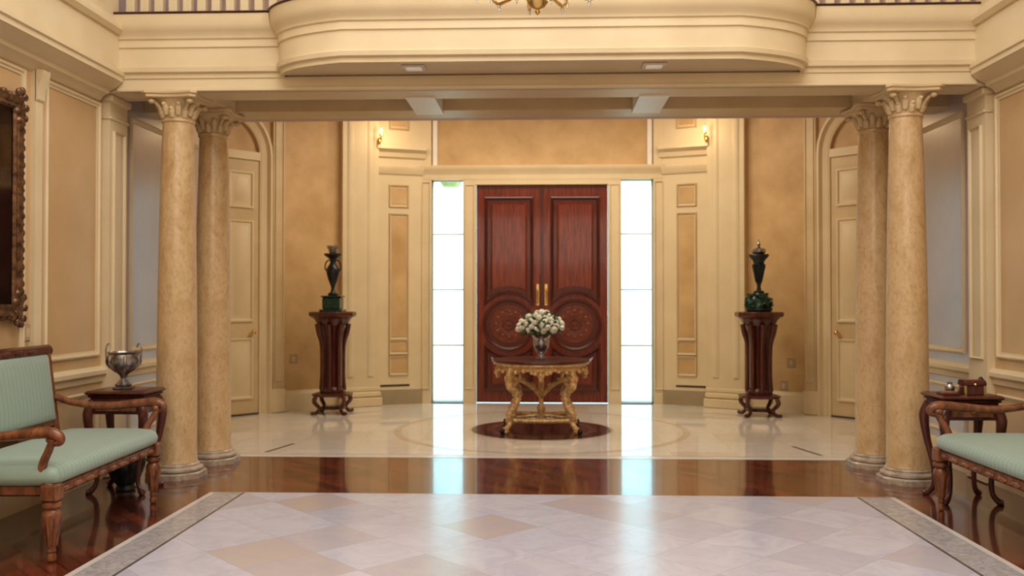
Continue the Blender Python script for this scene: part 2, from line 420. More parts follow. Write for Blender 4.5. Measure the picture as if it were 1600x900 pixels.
for s in (-1,1):
    n+=1
    a,b=sorted((s*1.08,s*1.52)); wn=MB(TB)
    fr=.014
    wn.box((a,-.14,.0),(a+fr,-.08,3.09),'white'); wn.box((b-fr,-.14,0),(b,-.08,3.09),'white')
    wn.box((a,-.14,3.06),(b,-.08,3.09),'white'); wn.box((a,-.14,.0),(b,-.08,.02),'white')
    for z in (.79,1.56,2.33): wn.box((a,-.13,z-.011),(b,-.09,z+.011),'white')
    o=struct(wn,'window_%d'%n,'tall narrow sidelight window with four panes','window')
    g=MB(TB); g.box((a+fr,-.113,.02),(b-fr,-.107,3.06),'pane'); g.build('window_pane',parent=o)
door=thing('door_1','double mahogany front door with carved round medallions','door',kind='structure')
for s in (-1,1):
    def TD(u,n,z,s=s): return (s*u,YB+.08-n,z)
    d=MB(TD); d.box((.004,0,.01),(.9,.05,3.0),'mahog')
    cu,cz,R=.455,1.08,.42
    def panel(top):
        def outl(o):
            x0,x1=cu-.34+o,cu+.34-o; Ro=R+o
            a0=math.acos((x1-cu)/Ro)
            arc=[(cu+Ro*math.cos(a),cz+Ro*math.sin(a)) for a in [pi-a0-(pi-2*a0)*i/16 for i in range(17)]]
            if top: return arc+[(x1,2.84-o),(x0,2.84-o)]
            arc=[(x,2*cz-z) for x,z in arc]
            return arc+[(x1,.16+o),(x0,.16+o)]
        L=[[(x,nn,z) for x,z in outl(o)] for o,nn in ((0,.05),(.004,.08),(.02,.085),(.035,.07),(.045,.055),(.09,.055),(.115,.072))]
        d.loft(L[:6],'mahog2',(False,False)); d.loft(L[5:],'mahog',(False,False))
        P=L[-1]; m=17; ztop=P[17][2]
        vs=P[:m]+[(p[0],p[1],ztop) for p in P[:m]]
        d.add(vs,[(i,i+1,m+i+1,m+i) for i in range(m-1)],'mahog')
    panel(True); panel(False)
    def disc(prof,k):
        d.loft([[(cu+r*math.cos(2*pi*j/40),nn,cz+r*math.sin(2*pi*j/40)) for j in range(40)] for r,nn in prof],k,(False,True))
    disc(((.36,.05),(.355,.075),(.34,.078),(.32,.068),(.31,.057),(.26,.056)),'mahog2')
    disc(((.26,.056),(.255,.060),(.235,.060),(.23,.058),(.15,.058),(.145,.060),(.12,.058)),'inlay')
    for j in range(12):
        a=2*pi*j/12; d.ell((cu+.18*math.cos(a),.058,cz+.18*math.sin(a)),(.028,.003,.028),'mahog')
        d.ell((cu+.07*math.cos(a),.058,cz+.07*math.sin(a)),(.022,.004,.022),'mahog2')
    d.ell((cu,.058,cz),(.035,.008,.035),'inlay')
    lf=d.build('door_leaf',parent=door,ang=12)
    h=MB(TD); h.bbox((.035,.05,1.34),(.08,.058,1.64),'brass',.004)
    h.tube(crom([(.06,.055,1.37),(.06,.09,1.39),(.06,.105,1.46),(.06,.09,1.55),(.06,.055,1.57)],5),.010,'brass')
    h.build('door_handle',parent=lf,label='tall polished brass pull handle')
m=MB(TB); m.box((-.02,-.03,.01),(.02,-.012,3.0),'mahog2'); m.build('door_astragal',parent=door)

# ------------------------------------------------------------ gallery / beams
t=MB()
t.box((-3.5,6.98,ZC),(3.5,7.28,3.32),'cream'); t.box((-3.5,7.78,ZC+.01),(3.5,8.1,3.32),'creamd')
for x in (-2.85,-.97,.92,2.85):
    if abs(x)>2: t.box((x-.17,7.2,ZC+.002),(x+.17,7.85,3.32),'cream')
    else: t.box((x-.12,7.2,ZC-.012),(x+.12,7.85,3.32),'white')
t.box((-3.5,7.2,3.2),(3.5,7.85,3.3),'ceil')
trim(t,'cream beams carried by the marble columns')
GT=3.65
t=MB(); t.box((-3.5,6.95,3.3),(3.5,9.2,GT-.01),'mauve'); trim(t,'gallery floor slab')
rx,ry=.57,.42
def outline(o=0):
    A=math.radians(55); q=[]
    for i in range(11):
        a=A*i/10
        q.append((1.46+(rx-o)*(math.cos(a)-math.cos(A))/(1-math.cos(A)),6.95-(ry-o)*math.sin(a)/math.sin(A)))
    return q
outl=[(3.34,6.95)]+outline(); outl+=[(-x,y) for x,y in outl[::-1]]
sec=[(-.03,3.165),(0,3.165),(0,3.20),(.025,3.21),(.03,3.245),(.01,3.255),(.01,3.40),(.022,3.405),(.022,3.46),(.035,3.47),(.04,3.50),(.06,3.52),(.08,3.57),(.085,GT),(-.03,GT)]
t=MB(); t.sweep(outl,sec,'cream')
t.box((-3.34,6.96,3.06),(3.34,6.99,3.17),'cream')
t.loft([[(x,y,z) for y,z in ((6.96,3.06),(6.945,3.065),(6.945,3.085),(6.96,3.09))] for x in (-3.34,3.34)],'cream')
q=outline(.02); bow=q+[(-x,y) for x,y in q[::-1]]
t.loft([[(x,y,z) for x,y in bow] for z in (3.18,GT-.005)],'cream')
o=trim(t,'curved cream balcony front with moulded fascia')
bal=thing('balustrade','cream gallery railing with dark wooden nosing and handrail','railing',(0,0,0))
t=MB(); t.sweep(outl,[(-.2,GT+.001),(.09,GT+.001),(.10,GT+.010),(.09,GT+.018),(-.2,GT+.018)],'nosing'); t.build('nosing',parent=bal,label='dark wooden floor nosing')
t=MB(); t.sweep(outl,[(-.09,4.55),(-.03,4.55),(-.02,4.58),(-.03,4.61),(-.09,4.61),(-.1,4.58)],'nosing'); t.build('handrail',parent=bal,label='dark polished handrail')
bm=MB(); bm.bbox((-.034,-.032,0),(.034,.032,.2),'cream',.005)
bm.lathe([(.018,.2),(.028,.22),(.018,.24),(.03,.34),(.022,.45),(.014,.6),(.02,.7),(.014,.74)],'cream',seg=10)
bm.bbox((-.026,-.026,.74),(.026,.026,.92),'cream',.005)
P=[Vector(p) for p in outl]; cum=0; pos=[]; step=.115; nxt=.06
for i in range(len(P)-1):
    d=(P[i+1]-P[i]); L=d.length; nn=Vector((-d.y,d.x)).normalized()
    while nxt<=cum+L:
        qq=P[i]+d*((nxt-cum)/L)-nn*.06; pos.append(qq); nxt+=step
    cum+=L
pos=pos[:98]
b0=bm.build('baluster',parent=bal,loc=(pos[0].x,pos[0].y,GT+.018))
for q in pos[1:]:
    c=b0.copy(); C.objects.link(c); c.parent=bal; c.location=(q.x,q.y,GT+.018)
for i,(x,lb) in enumerate(((-.95,0),(.86,1))):
    r=thing('ceiling_light','small flush ceiling light under the balcony','ceiling light',(x,6.74,3.18),group='balcony soffit lights')
    q=MB(); q.bbox((-.09,-.08,-.014),(.09,.08,.0),'ceil',.005); q.build('housing',parent=r)
    q=MB(); q.bbox((-.06,-.05,-.018),(.06,.05,-.014),'dlight',.0015); q.build('lens',parent=r)

# ------------------------------------------------------------ columns
col=thing('column','yellow marble column with carved capital on octagonal plinth','column',(-2.92,7.12,0),group='paired marble columns')
b=MB()
b.lathe([(.235,0),(.235,.04),(.225,.05)],'plinth',seg=8,rot=pi/8)
b.lathe([(.19,.05),(.205,.058),(.205,.075),(.19,.083),(.175,.088),(.172,.095),(.176,.102),(.17,.112),(.16,.118)],'plinth',seg=32)
b.build('column_base',parent=col,label='grey-beige marble plinth')
b=MB(); b.lathe([(.165,.118),(.157,.14),(.155,.9),(.149,1.5),(.139,2.1),(.126,2.6),(.120,2.83),(.13,2.84),(.13,2.86),(.116,2.87)],'column',seg=40); b.build('column_shaft',parent=col)
b=MB()
b.lathe([(.116,2.87),(.118,2.92),(.135,2.97),(.17,3.01)],'creamd',seg=24)
for j in range(8):
    a=2*pi*j/8
    for off,z0,h,r0,out in ((0,2.87,.065,.115,.038),(pi/8,2.89,.085,.12,.05)):
        aa=a+off
        pts=crom([(math.cos(aa)*r0,math.sin(aa)*r0,z0),(math.cos(aa)*(r0+.012),math.sin(aa)*(r0+.012),z0+h*.6),(math.cos(aa)*(r0+out*.6),math.sin(aa)*(r0+out*.6),z0+h),(math.cos(aa)*(r0+out),math.sin(aa)*(r0+out),z0+h*.85)],3)
        b.tube(pts,[.022,.026,.020,.010],'creamd',8)
for j in range(4):
    a=pi/4+j*pi/2; c,s_=math.cos(a),math.sin(a)
    b.ell((c*.215,s_*.215,2.99),(.028,.028,.022),'creamd')
    b.tube([(c*.14,s_*.14,2.94),(c*.18,s_*.18,2.98),(c*.215,s_*.215,3.0)],.014,'creamd')
def ab(r,z): 
    o=[]
    for j in range(4):
        a=pi/4+j*pi/2
        o+= [(r*1.28*math.cos(a-.09),r*1.28*math.sin(a-.09),z),(r*1.28*math.cos(a+.09),r*1.28*math.sin(a+.09),z)]
        for q in (.3,.5,.7):
            aa=a+q*pi/2; o.append((r*(.86 if q==.5 else .93)*math.cos(aa),r*(.86 if q==.5 else .93)*math.sin(aa),z))
    return o
b.loft([ab(.2,3.01),ab(.212,3.018),ab(.212,3.035),ab(.225,3.045),ab(.225,3.06)],'creamd')
b.build('column_capital',parent=col,label='carved cream capital with acanthus leaves')
copy_thing(col,(2.87,7.12,0)); copy_thing(col,(-2.87,7.76,0)); copy_thing(col,(2.85,7.76,0))

# ------------------------------------------------------------ settees
st=thing('settee','carved walnut settee with seafoam green silk upholstery','settee',(-3.0,5.44,0),.045,group='pair of green settees')
def leg_prof(): return [(.012,0),(.022,.01),(.024,.03),(.018,.05),(.024,.06),(.02,.075),(.028,.12),(.042,.2),(.05,.25),(.046,.27),(.034,.285),(.05,.3),(.05,.32),(.036,.33)]
for y in (-.70,.70):
    b=MB(); b.lathe(leg_prof(),'walnut',c=(.35,y),seg=16)
    for j in range(8):
        a=2*pi*j/8; b.tube([(.35+.024*math.cos(a),y+.024*math.sin(a),.09),(.35+.046*math.cos(a),y+.046*math.sin(a),.24)],.008,'walnut',5)
    b.bbox((.305,y-.045,.33),(.395,y+.045,.42),'walnut',.008)
    b.build('front_leg',parent=st)
    b=MB(); b.tube(crom([(-.36,y,.0),(-.32,y,.2),(-.30,y,.42)],4),[.02,.027,.03],'walnut'); b.build('back_leg',parent=st)
    b=MB(); sy=1 if y>0 else -1
    b.tube(crom([(-.33,y,.74),(-.2,y,.70),(0,y+sy*.02,.675),(.2,y+sy*.03,.69),(.34,y+sy*.03,.70),(.40,y+sy*.03,.68),(.405,y+sy*.03,.65),(.375,y+sy*.03,.64)],5),[.024,.024,.026,.03,.032,.028,.022,.016],'walnut',10)
    b.tube(crom([(.37,y+sy*.03,.67),(.34,y+sy*.02,.60),(.30,y,.52),(.31,y,.44),(.34,y,.40)],5),[.020,.022,.024,.026,.032],'walnut',10)
    for z,x in ((.66,.355),): b.ell((x,y+sy*.02,z),(.03,.026,.022),'walnut')
    b.build('armrest',parent=st)
b=MB(); b.bbox((-.33,-.70,.35),(.37,.70,.415),'walnut',.012)
for i in range(9): b.ell((.372,-.6+i*.15,.375),(.012,.05,.018),'walnut')
b.build('seat_frame',parent=st)
b=MB()
def rr(i,z,e=.0):
    x0,x1,y0,y1=-.29+i,.385-i,-.73+i,.73-i; c=.05;o=[]
    for cx,cy,a0 in ((x1-c,y1-c,0),(x0+c,y1-c,pi/2),(x0+c,y0+c,pi),(x1-c,y0+c,1.5*pi)):
        for q in range(4): o.append((cx+c*math.cos(a0+q*pi/6),cy+c*math.sin(a0+q*pi/6),z))
    return o
b.loft([rr(.03,.41),rr(.005,.425),rr(0,.46),rr(.01,.495),rr(.035,.515),rr(.09,.53),rr(.2,.54)],'fabric'); b.build('seat_cushion',parent=st,ang=60)
def TBk(x,y,z): return (x-.33-(z-.5)*.13,y,z)
b=MB(TBk)
b.loft([[(x,y,z) for y,z in ((-.66+i,.58+i),(.66-i,.58+i),(.66-i,1.04-i),(-.66+i,1.04-i))] for x,i in ((-.02,0),(.02,0),(.045,.02),(.055,.06),(.06,.12))],'fabric')
b.build('backrest',parent=st,ang=60)
b=MB(TBk)
b.bbox((-.03,-.73,1.03),(.03,.73,1.1),'dkwood',.012)
b.bbox((-.025,-.72,.54),(.025,.72,.59),'walnut',.01)
for y in (-.69,.69): b.bbox((-.028,y-.03,.36),(.028,y+.03,1.08),'walnut',.01)
for i in range(7): b.ell((.03,-.45+i*.15,1.065),(.012,.06,.02),'dkwood')
for y in (-.73,.73): b.ell((0,y,1.065),(.035,.02,.04),'dkwood')
b.build('back_frame',parent=st,label='dark carved back frame')
copy_thing(st,(3.05,5.44,0),pi)

# ------------------------------------------------------------ side tables
def side_table(loc,label,hw=.235):
    s=thing('side_table',label,'side table',loc,group='dark side tables beside settees')
    b=MB(); b.bbox((-hw,-.19,.72),(hw,.19,.75),'dkwood',.012); b.bbox((-hw+.015,-.17,.70),(hw-.015,.17,.72),'dkwood',.008); b.build('table_top',parent=s)
    b=MB(); b.bbox((-hw+.03,-.155,.58),(hw-.03,.155,.7),'dkwood',.006); b.build('apron',parent=s)
    b=MB(); b.bbox((-hw+.075,-.165,.60),(hw-.075,-.155,.68),'walnut',.004); d=b.build('drawer',parent=s)
    b=MB(); b.ell((0,-.175,.64),(.014,.014,.014),'brass'); b.build('knob',parent=d,label='small brass knob')
    q=hw-.235
    for x in (-1,1):
        for y in (-1,1):
            b=MB(); b.tube(crom([(x*(.19+q),y*.145,.68),(x*(.215+q),y*.165,.58),(x*(.20+q),y*.155,.42),(x*(.165+q),y*.13,.22),(x*(.165+q),y*.13,.08),(x*(.20+q),y*.155,.02),(x*(.22+q),y*.17,.022)],5),[.028,.036,.026,.019,.017,.023,.02],'dkwood',10)
            b.ell((x*(.217+q),y*.168,.57),(.024,.024,.038),'walnut'); b.build('leg',parent=s)
    return s
side_table((-3.08,6.58,0),'dark carved side table holding a silver bowl',.225)
side_table((2.99,6.47,0),'dark side table with cabriole legs holding small ornaments',.215)
b=MB(); b.lathe([(.06,0),(.075,.01),(.06,.04),(.1,.09),(.125,.16),(.13,.22),(.12,.28),(.09,.31),(.10,.33),(.085,.335)],'bronze',seg=28)
for j in range(14):
    a=2*pi*j/14; b.tube(crom([(.095*math.cos(a),.095*math.sin(a),.09),(.13*math.cos(a),.13*math.sin(a),.2),(.105*math.cos(a),.105*math.sin(a),.3)],4),.008,'bronze',5)
b.build('vase',loc=(-3.08,6.58,0),label='squat dark bronze vase under the side table',category='vase')
bw=thing('punch_bowl','ornate silver bowl on foot with lobed sides and handles','bowl',(-3.10,6.58,.75))
b=MB(); b.bbox((-.06,-.06,0),(.06,.06,.02),'silver',.006)
b.lathe([(.055,.02),(.06,.035),(.04,.055),(.022,.08),(.026,.10),(.045,.12),(.085,.15),(.11,.19),(.115,.23),(.108,.26),(.12,.275),(.113,.278),(.10,.25),(.08,.18),(.02,.15)],'silver',seg=32)
for j in range(12):
    a=2*pi*j/12; b.tube(crom([(.05*math.cos(a),.05*math.sin(a),.13),(.113*math.cos(a),.113*math.sin(a),.19),(.11*math.cos(a),.11*math.sin(a),.25)],4),.010,'silver',6)
b.build('bowl_body',parent=bw)
for s_ in (-1,1):
    b=MB(); b.tube(crom([(s_*.105,0,.2),(s_*.13,0,.22),(s_*.135,0,.30),(s_*.115,0,.34),(s_*.10,0,.31)],4),.006,'silver'); b.build('handle',parent=bw)
bx=thing('jewelry_box','small dark box with brass corners and domed lid','box',(3.03,6.40,.75))
b=MB(); b.bbox((-.07,-.05,0),(.07,.05,.07),'dkwood',.006)
for x in (-.066,.066):
    for y in (-.046,.046): b.bbox((x-.008,y-.008,0),(x+.008,y+.008,.07),'brass',.003)
b.build('box_body',parent=bx)
b=MB(); b.loft([[(x,y,z) for y,z in ((-.055,.07),(.055,.07),(.055,.085),(.035,.105),(-.035,.105),(-.055,.085))] for x in (-.075,.075)],'mahog2'); b.ell((0,-.05,.075),(.012,.01,.012),'brass'); b.build('lid',parent=bx)
for x,y,h,k in ((3.13,6.48,.12,'bronze'),(2.93,6.52,.09,'silver')):
    b=MB(); b.lathe([(.022,0),(.03,.01),(.034,.04),(.03,h*.6),(.015,h*.75),(.02,h*.85),(.012,h*.93),(.006,h)],k,seg=16)
    b.build('jar',loc=(x,y,.75),label='small %s lidded jar on the side table'%('dark bronze' if k=='bronze' else 'silver'),category='jar')
b=MB(); b.bbox((-.06,-.06,0),(.06,.06,.018),'mahog2',.005); b.bbox((-.05,-.05,.012),(.05,.05,.026),'walnut',.006)
b.build('book',loc=(2.86,6.38,.75),label='closed dark leather book lying on the side table',category='book')

# ------------------------------------------------------------ mirror on left wall
mr=thing('wall_mirror','ornate carved bronze-gilt framed mirror on the beige wall','mirror',(-3.475,5.23,2.03))
def TM(u,n,z): return (n,u,z)
b=MB(TM); L=[]
for o,n_ in ((0,0),(0,.03),(.02,.05),(.04,.045),(.06,.03),(.08,.035),(.095,.02)): L.append((-.62+o,.62-o,-.74+o,.74-o,n_))
b.rl(L,'frame',None,False)
def orn(u,z,r): b.ell((u,.03,z),(r,.022,r),'frame',8,5)
for i in range(25):
    z=-.68+i*1.36/24
    for s_ in (-1,1): orn(s_*.61,z,.018+.010*(i%2))
for i in range(21):
    u=-.58+i*1.16/20
    for s_ in (-1,1): orn(u,s_*.73,.018+.010*(i%2))
for s_ in (-1,1):
    for q in (-1,1):
        for k in range(9):
            a=k*2*pi/9; orn(s_*.60+.05*math.cos(a),q*.67+.11*math.sin(a),.028)
for k in range(-3,4): orn(k*.07,.77+.04*(3-abs(k)),.05)
b.build('frame',parent=mr)
b=MB(TM); b.box((-.54,.005,-.66),(.54,.018,.66),'mirror'); b.build('mirror_glass',parent=mr)

# ------------------------------------------------------------ centre table
ct=thing('center_table','round gilded table with carved scroll legs and dark top','table',(0,CY,0))
b=MB(); b.lathe([(.50,.735),(.53,.738),(.54,.750),(.535,.768),(.49,.771)],'dkwood',seg=64); b.build('table_top',parent=ct,label='dark polished round top')
b=MB(); b.lathe([(.45,.66),(.48,.665),(.475,.69),(.495,.71),(.525,.722),(.525,.742),(.3,.742),(.3,.66)],'gold',seg=56)
for j in range(32):
    a=2*pi*j/32; b.ell((.482*math.cos(a),.482*math.sin(a),.672-(.015 if j%2 else 0)),(.026,.026,.026),'gold',8,5)
for j in range(4):
    a=j*pi/2
    for q,(da,z,r) in enumerate(((0,.63,.042),(.12,.655,.034),(-.12,.655,.034),(0,.585,.026))): b.ell((.475*math.cos(a+da),.475*math.sin(a+da),z),r,'gold',8,6)
b.build('apron',parent=ct,label='pierced gilded apron')
for j in range(4):
    a=pi/4+j*pi/2; ca,sa=math.cos(a),math.sin(a)
    def TL(r,t_,z,ca=ca,sa=sa): return (r*ca-t_*sa,r*sa+t_*ca,z)
    b=MB(TL)
    b.tube(crom([(.40,0,.56),(.43,0,.60),(.47,0,.58),(.48,0,.53),(.45,0,.48),(.39,0,.44),(.36,0,.39),(.37,0,.33)],5),[.018,.028,.034,.04,.042,.040,.037,.033],'gold',10)
    b.tube(crom([(.46,0,.69),(.48,0,.62),(.48,0,.54)],4),[.038,.033,.028],'gold',10)
    b.tube(crom([(.36,0,.38),(.38,0,.31),(.44,0,.25),(.475,0,.19),(.46,0,.13),(.42,0,.12),(.41,0,.16)],5),[.035,.04,.038,.035,.03,.025,.018],'gold',10)
    b.tube(crom([(.45,0,.15),(.48,0,.09),(.53,0,.05),(.56,0,.06)],4),[.032,.03,.028,.022],'gold',10)
    b.tube(crom([(.42,0,.5),(.36,0,.54),(.32,0,.60),(.35,0,.66)],4),[.02,.018,.016,.014],'gold',8)
    for r,z,q in ((.49,.58,.042),(.47,.5,.038),(.38,.42,.042),(.41,.28,.042),(.475,.2,.038),(.34,.36,.022)):
        for t_ in (-.024,.024): b.ell((r,t_,z),(q*.7,q*.6,q),'gold',8,6)
    b.ell((.53,0,.03),(.04,.04,.03),'gold'); 
    lg=b.build('leg',parent=ct)
    b=MB(TL); b.ell((.575,0,.035),(.028,.028,.035),'bronze'); b.build('foot',parent=lg,label='dark bronze foot')
b=MB()
for j in range(4):
    a=pi/4+j*pi/2; ca,sa=math.cos(a),math.sin(a); a2=a+pi/2
    b.tube(crom([(.44*ca,.44*sa,.14),(.32*math.cos(a+.35),.32*math.sin(a+.35),.13),(.29*math.cos(a+pi/4),.29*math.sin(a+pi/4),.13),(.32*math.cos(a2-.35),.32*math.sin(a2-.35),.13),(.44*math.cos(a2),.44*math.sin(a2),.14)],5),.028,'gold',8)
    b.tube(crom([(.28*math.cos(a+pi/4),.28*math.sin(a+pi/4),.13),(.1*math.cos(a+pi/4),.1*math.sin(a+pi/4),.15),(0,0,.16)],4),.02,'gold',8)
b.lathe([(.03,.1),(.06,.12),(.06,.15),(.03,.17),(.045,.21),(.05,.25),(.025,.29),(.02,.34),(.04,.37),(.03,.4)],'gold',seg=16)
b.build('stretcher',parent=ct,label='gilded scrolled stretcher with central urn')
b=MB()
for j in range(4):
    a=j*pi/2
    def TL(r,t_,z,a=a): return (r*math.cos(a)-t_*math.sin(a),r*math.sin(a)+t_*math.cos(a),z)
    b.tube(crom([(.02,0,.38),(.08,0,.45),(.17,0,.52),(.26,0,.56),(.30,0,.62),(.34,0,.69)],5),[.024,.028,.03,.026,.024,.024],'gold',8,TL)
    b.ell((.2,0,.56),(.04,.03,.034),'gold',8,6,TL); b.ell((.09,0,.49),(.03,.03,.04),'gold',8,6,TL)
b.build('brace',parent=ct,label='gilded branching brace under the top')
vs=thing('vase','cut crystal footed vase holding white flowers','vase',(0,CY,.771))
b=MB(); b.lathe([(.07,0),(.072,.01),(.035,.025),(.028,.05),(.055,.08),(.08,.13),(.088,.18),(.085,.22),(.11,.27),(.115,.28),(.108,.275),(.078,.22),(.08,.18),(.07,.13),(.03,.08)],'crystal',seg=24)
b.build('vase_body',parent=vs)
bq=thing('flower_bouquet','dense bouquet of white and cream flowers with green leaves','flowers',(0,CY,.80))
b=MB()
for i in range(18):
    a=i*2.4; r=.02+.04*random.random(); b.tube([(0.02*math.cos(a),.02*math.sin(a),.08),(.04*math.cos(a),.04*math.sin(a),.2),(r*2*math.cos(a),r*2*math.sin(a),.3)],.004,'leaf',5)
b.build('stems',parent=bq)
b=MB()
for i in range(110):
    a=random.random()*2*pi; e=random.uniform(-.5,1.3); R=random.uniform(.15,.215)
    c=(R*1.12*math.cos(e)*math.cos(a),R*1.12*math.cos(e)*math.sin(a),.32+R*math.sin(e)*.8); b.ell(c,(random.uniform(.015,.03),random.uniform(.015,.03),random.uniform(.01,.03)),'leaf',6,4)
b.ell((0,0,.32),(.16,.16,.12),'leaf',12,8)
b.build('foliage',parent=bq,kind='stuff')
fb=MB(); 
for j in range(6):
    a=j*pi/3; fb.ell((.018*math.cos(a),.018*math.sin(a),0),(.020,.020,.024),'petal',7,5)
fb.ell((0,0,.01),(.016,.016,.02),'petal',7,5)
fm=None; k=0
for i in range(58):
    z_=1-(i+.5)/58*1.3; rr_=math.sqrt(max(0,1-z_*z_)); a=i*2.39996
    R=.184+random.uniform(-.025,.035); p=(R*1.13*rr_*math.cos(a),R*1.13*rr_*math.sin(a),.32+R*.8*z_)
    if fm is None: o=fm=fb.build('flower',parent=bq)
    else: o=fm.copy(); C.objects.link(o)
    o.location=p; o.rotation_euler=(random.random(),random.random(),random.random()*6); sc=random.uniform(.8,1.25); o.scale=(sc,sc,sc)

# ------------------------------------------------------------ pedestals and urns
PX=-2.61
pd=thing('pedestal','tall dark mahogany pedestal with waisted body and scroll feet','pedestal',(PX,11.12,0),group='mahogany pedestals')
b=MB(); b.lathe([(.17,1.10),(.20,1.13),(.22,1.17),(.25,1.20),(.28,1.21),(.295,1.225),(.295,1.26),(.285,1.27)],'dkwood',seg=8,rot=pi/8); b.build('pedestal_top',parent=pd)
b=MB(); b.lathe([(.12,.27),(.12,.9),(.14,1.02),(.17,1.11)],'mahog2',seg=8,rot=pi/8); b.lathe([(.15,.26),(.16,.28),(.16,.31),(.13,.34)],'dkwood',seg=8,rot=pi/8)
for j in range(8):
    a=j*pi/4; c,s_=math.cos(a),math.sin(a)
    b.tube(crom([(c*.2,s_*.2,1.12),(c*.18,s_*.18,1.0),(c*.145,s_*.145,.85),(c*.14,s_*.14,.5),(c*.15,s_*.15,.3)],5),[.03,.026,.02,.018,.022],'dkwood',8)
b.build('pedestal_body',parent=pd)
b=MB(); b.lathe([(.20,.22),(.25,.225),(.255,.25),(.2,.265)],'dkwood',seg=8,rot=pi/8); b.lathe([(.16,.06),(.17,.065),(.17,.085),(.16,.09)],'dkwood',seg=8,rot=pi/8)
b.build('pedestal_base',parent=pd)
for j in range(4):
    a=pi/4+j*pi/2; c,s_=math.cos(a),math.sin(a)
    b=MB(); b.tube(crom([(c*.24,s_*.24,.23),(c*.26,s_*.26,.16),(c*.19,s_*.19,.08),(c*.24,s_*.24,.02),(c*.3,s_*.3,.025)],5),[.026,.028,.022,.022,.02],'dkwood',8)
    b.build('foot',parent=pd)
copy_thing(pd,(2.66,11.08,0))
u=thing('urn','dark bronze urn with silver cup on green malachite plinth','urn',(PX,11.12,1.27))
b=MB(); b.bbox((-.14,-.14,0),(.14,.14,.03),'malach',.006); b.bbox((-.11,-.11,.03),(.11,.11,.18),'malach',.01); b.bbox((-.125,-.125,.18),(.125,.125,.2),'malach',.006); b.build('plinth',parent=u,label='green malachite block')
b=MB(); b.lathe([(.055,.2),(.065,.22),(.03,.25),(.02,.29),(.03,.33),(.055,.39),(.078,.47),(.082,.53),(.06,.57),(.035,.61),(.045,.66),(.10,.70),(.112,.71),(.112,.725),(.05,.73)],'bronze',seg=24)
for s_ in (-1,1): b.tube(crom([(s_*.075,0,.5),(s_*.10,0,.55),(s_*.085,0,.62),(s_*.045,0,.65)],4),.008,'bronze')
b.build('urn_body',parent=u)
b=MB(); b.lathe([(.03,.73),(.05,.74),(.055,.77),(.075,.80),(.075,.825),(.06,.825),(.04,.77)],'silver',seg=20); b.build('cup',parent=u,label='silver cup')
u=thing('urn','flared dark bronze urn with silver finial on green leafy base','urn',(2.66,11.08,1.27))
b=MB(); b.lathe([(.14,0),(.16,.02),(.16,.05),(.13,.08)],'bronze',seg=24)
for i in range(60):
    a=random.random()*2*pi; z=random.uniform(.06,.22); r=.15*(1-((z-.1)/.2)**2*.6); b.ell((r*math.cos(a),r*math.sin(a),z),(.028,.028,.02),'malach',6,4)
b.lathe([(.14,.05),(.14,.15),(.09,.23)],'malach',seg=16); b.build('plinth',parent=u,label='green leafy base')
b=MB(); b.lathe([(.06,.22),(.065,.25),(.03,.27),(.022,.31),(.03,.35),(.035,.38),(.05,.45),(.068,.52),(.08,.58),(.062,.60),(.075,.63),(.11,.67),(.125,.69),(.12,.705),(.06,.71)],'bronze',seg=24)
for j in range(10):
    a=j*pi/5; b.tube([(.033*math.cos(a),.033*math.sin(a),.36),(.078*math.cos(a),.078*math.sin(a),.57)],.007,'bronze',5)
b.build('urn_body',parent=u)
b=MB(); b.lathe([(.06,.71),(.085,.73),(.08,.77),(.03,.79),(.012,.81),(.025,.83),(.012,.85),(.006,.89)],'silver',seg=20)
b.build('finial',parent=u,label='silver lid and finial')

# ------------------------------------------------------------ sconces
for sx in (-1,1):
    T,L=segT(PTS[4],PTS[5],1 if sx<0 else -1)
    p=T(L-.0,.14,3.60)
    s=thing('wall_sconce','gilded wall sconce with lit candle bulb','wall lamp',p,group='entrance wall sconces')
    b=MB(); b.ell((0,0,-.05),(.025,.025,.05),'brass'); b.tube(crom([(0,0,-.05),(-sx*.02,-.06,-.08),(-sx*.04,-.09,-.05),(-sx*.04,-.10,.0)],4),.008,'brass')
    b.lathe([(.012,0),(.026,.008),(.026,.016),(.01,.016)],'brass',c=(-sx*.04,-.10),seg=12); b.build('bracket',parent=s)
    b=MB(); b.lathe([(.010,.016),(.010,.05)],'candle',c=(-sx*.04,-.10),seg=10); b.build('candle',parent=s)
    b=MB(); b.ell((-sx*.04,-.10,.075),(.018,.018,.03),'bulb'); b.build('bulb',parent=s)
    l=bpy.data.lights.new('sconce_light','POINT'); l.energy=3.4; l.color=(1,.76,.46); l.shadow_soft_size=.05
    lo=bpy.data.objects.new('sconce_light',l); C.objects.link(lo); lo.parent=s; lo.location=(-sx*.16,-.20,.05)

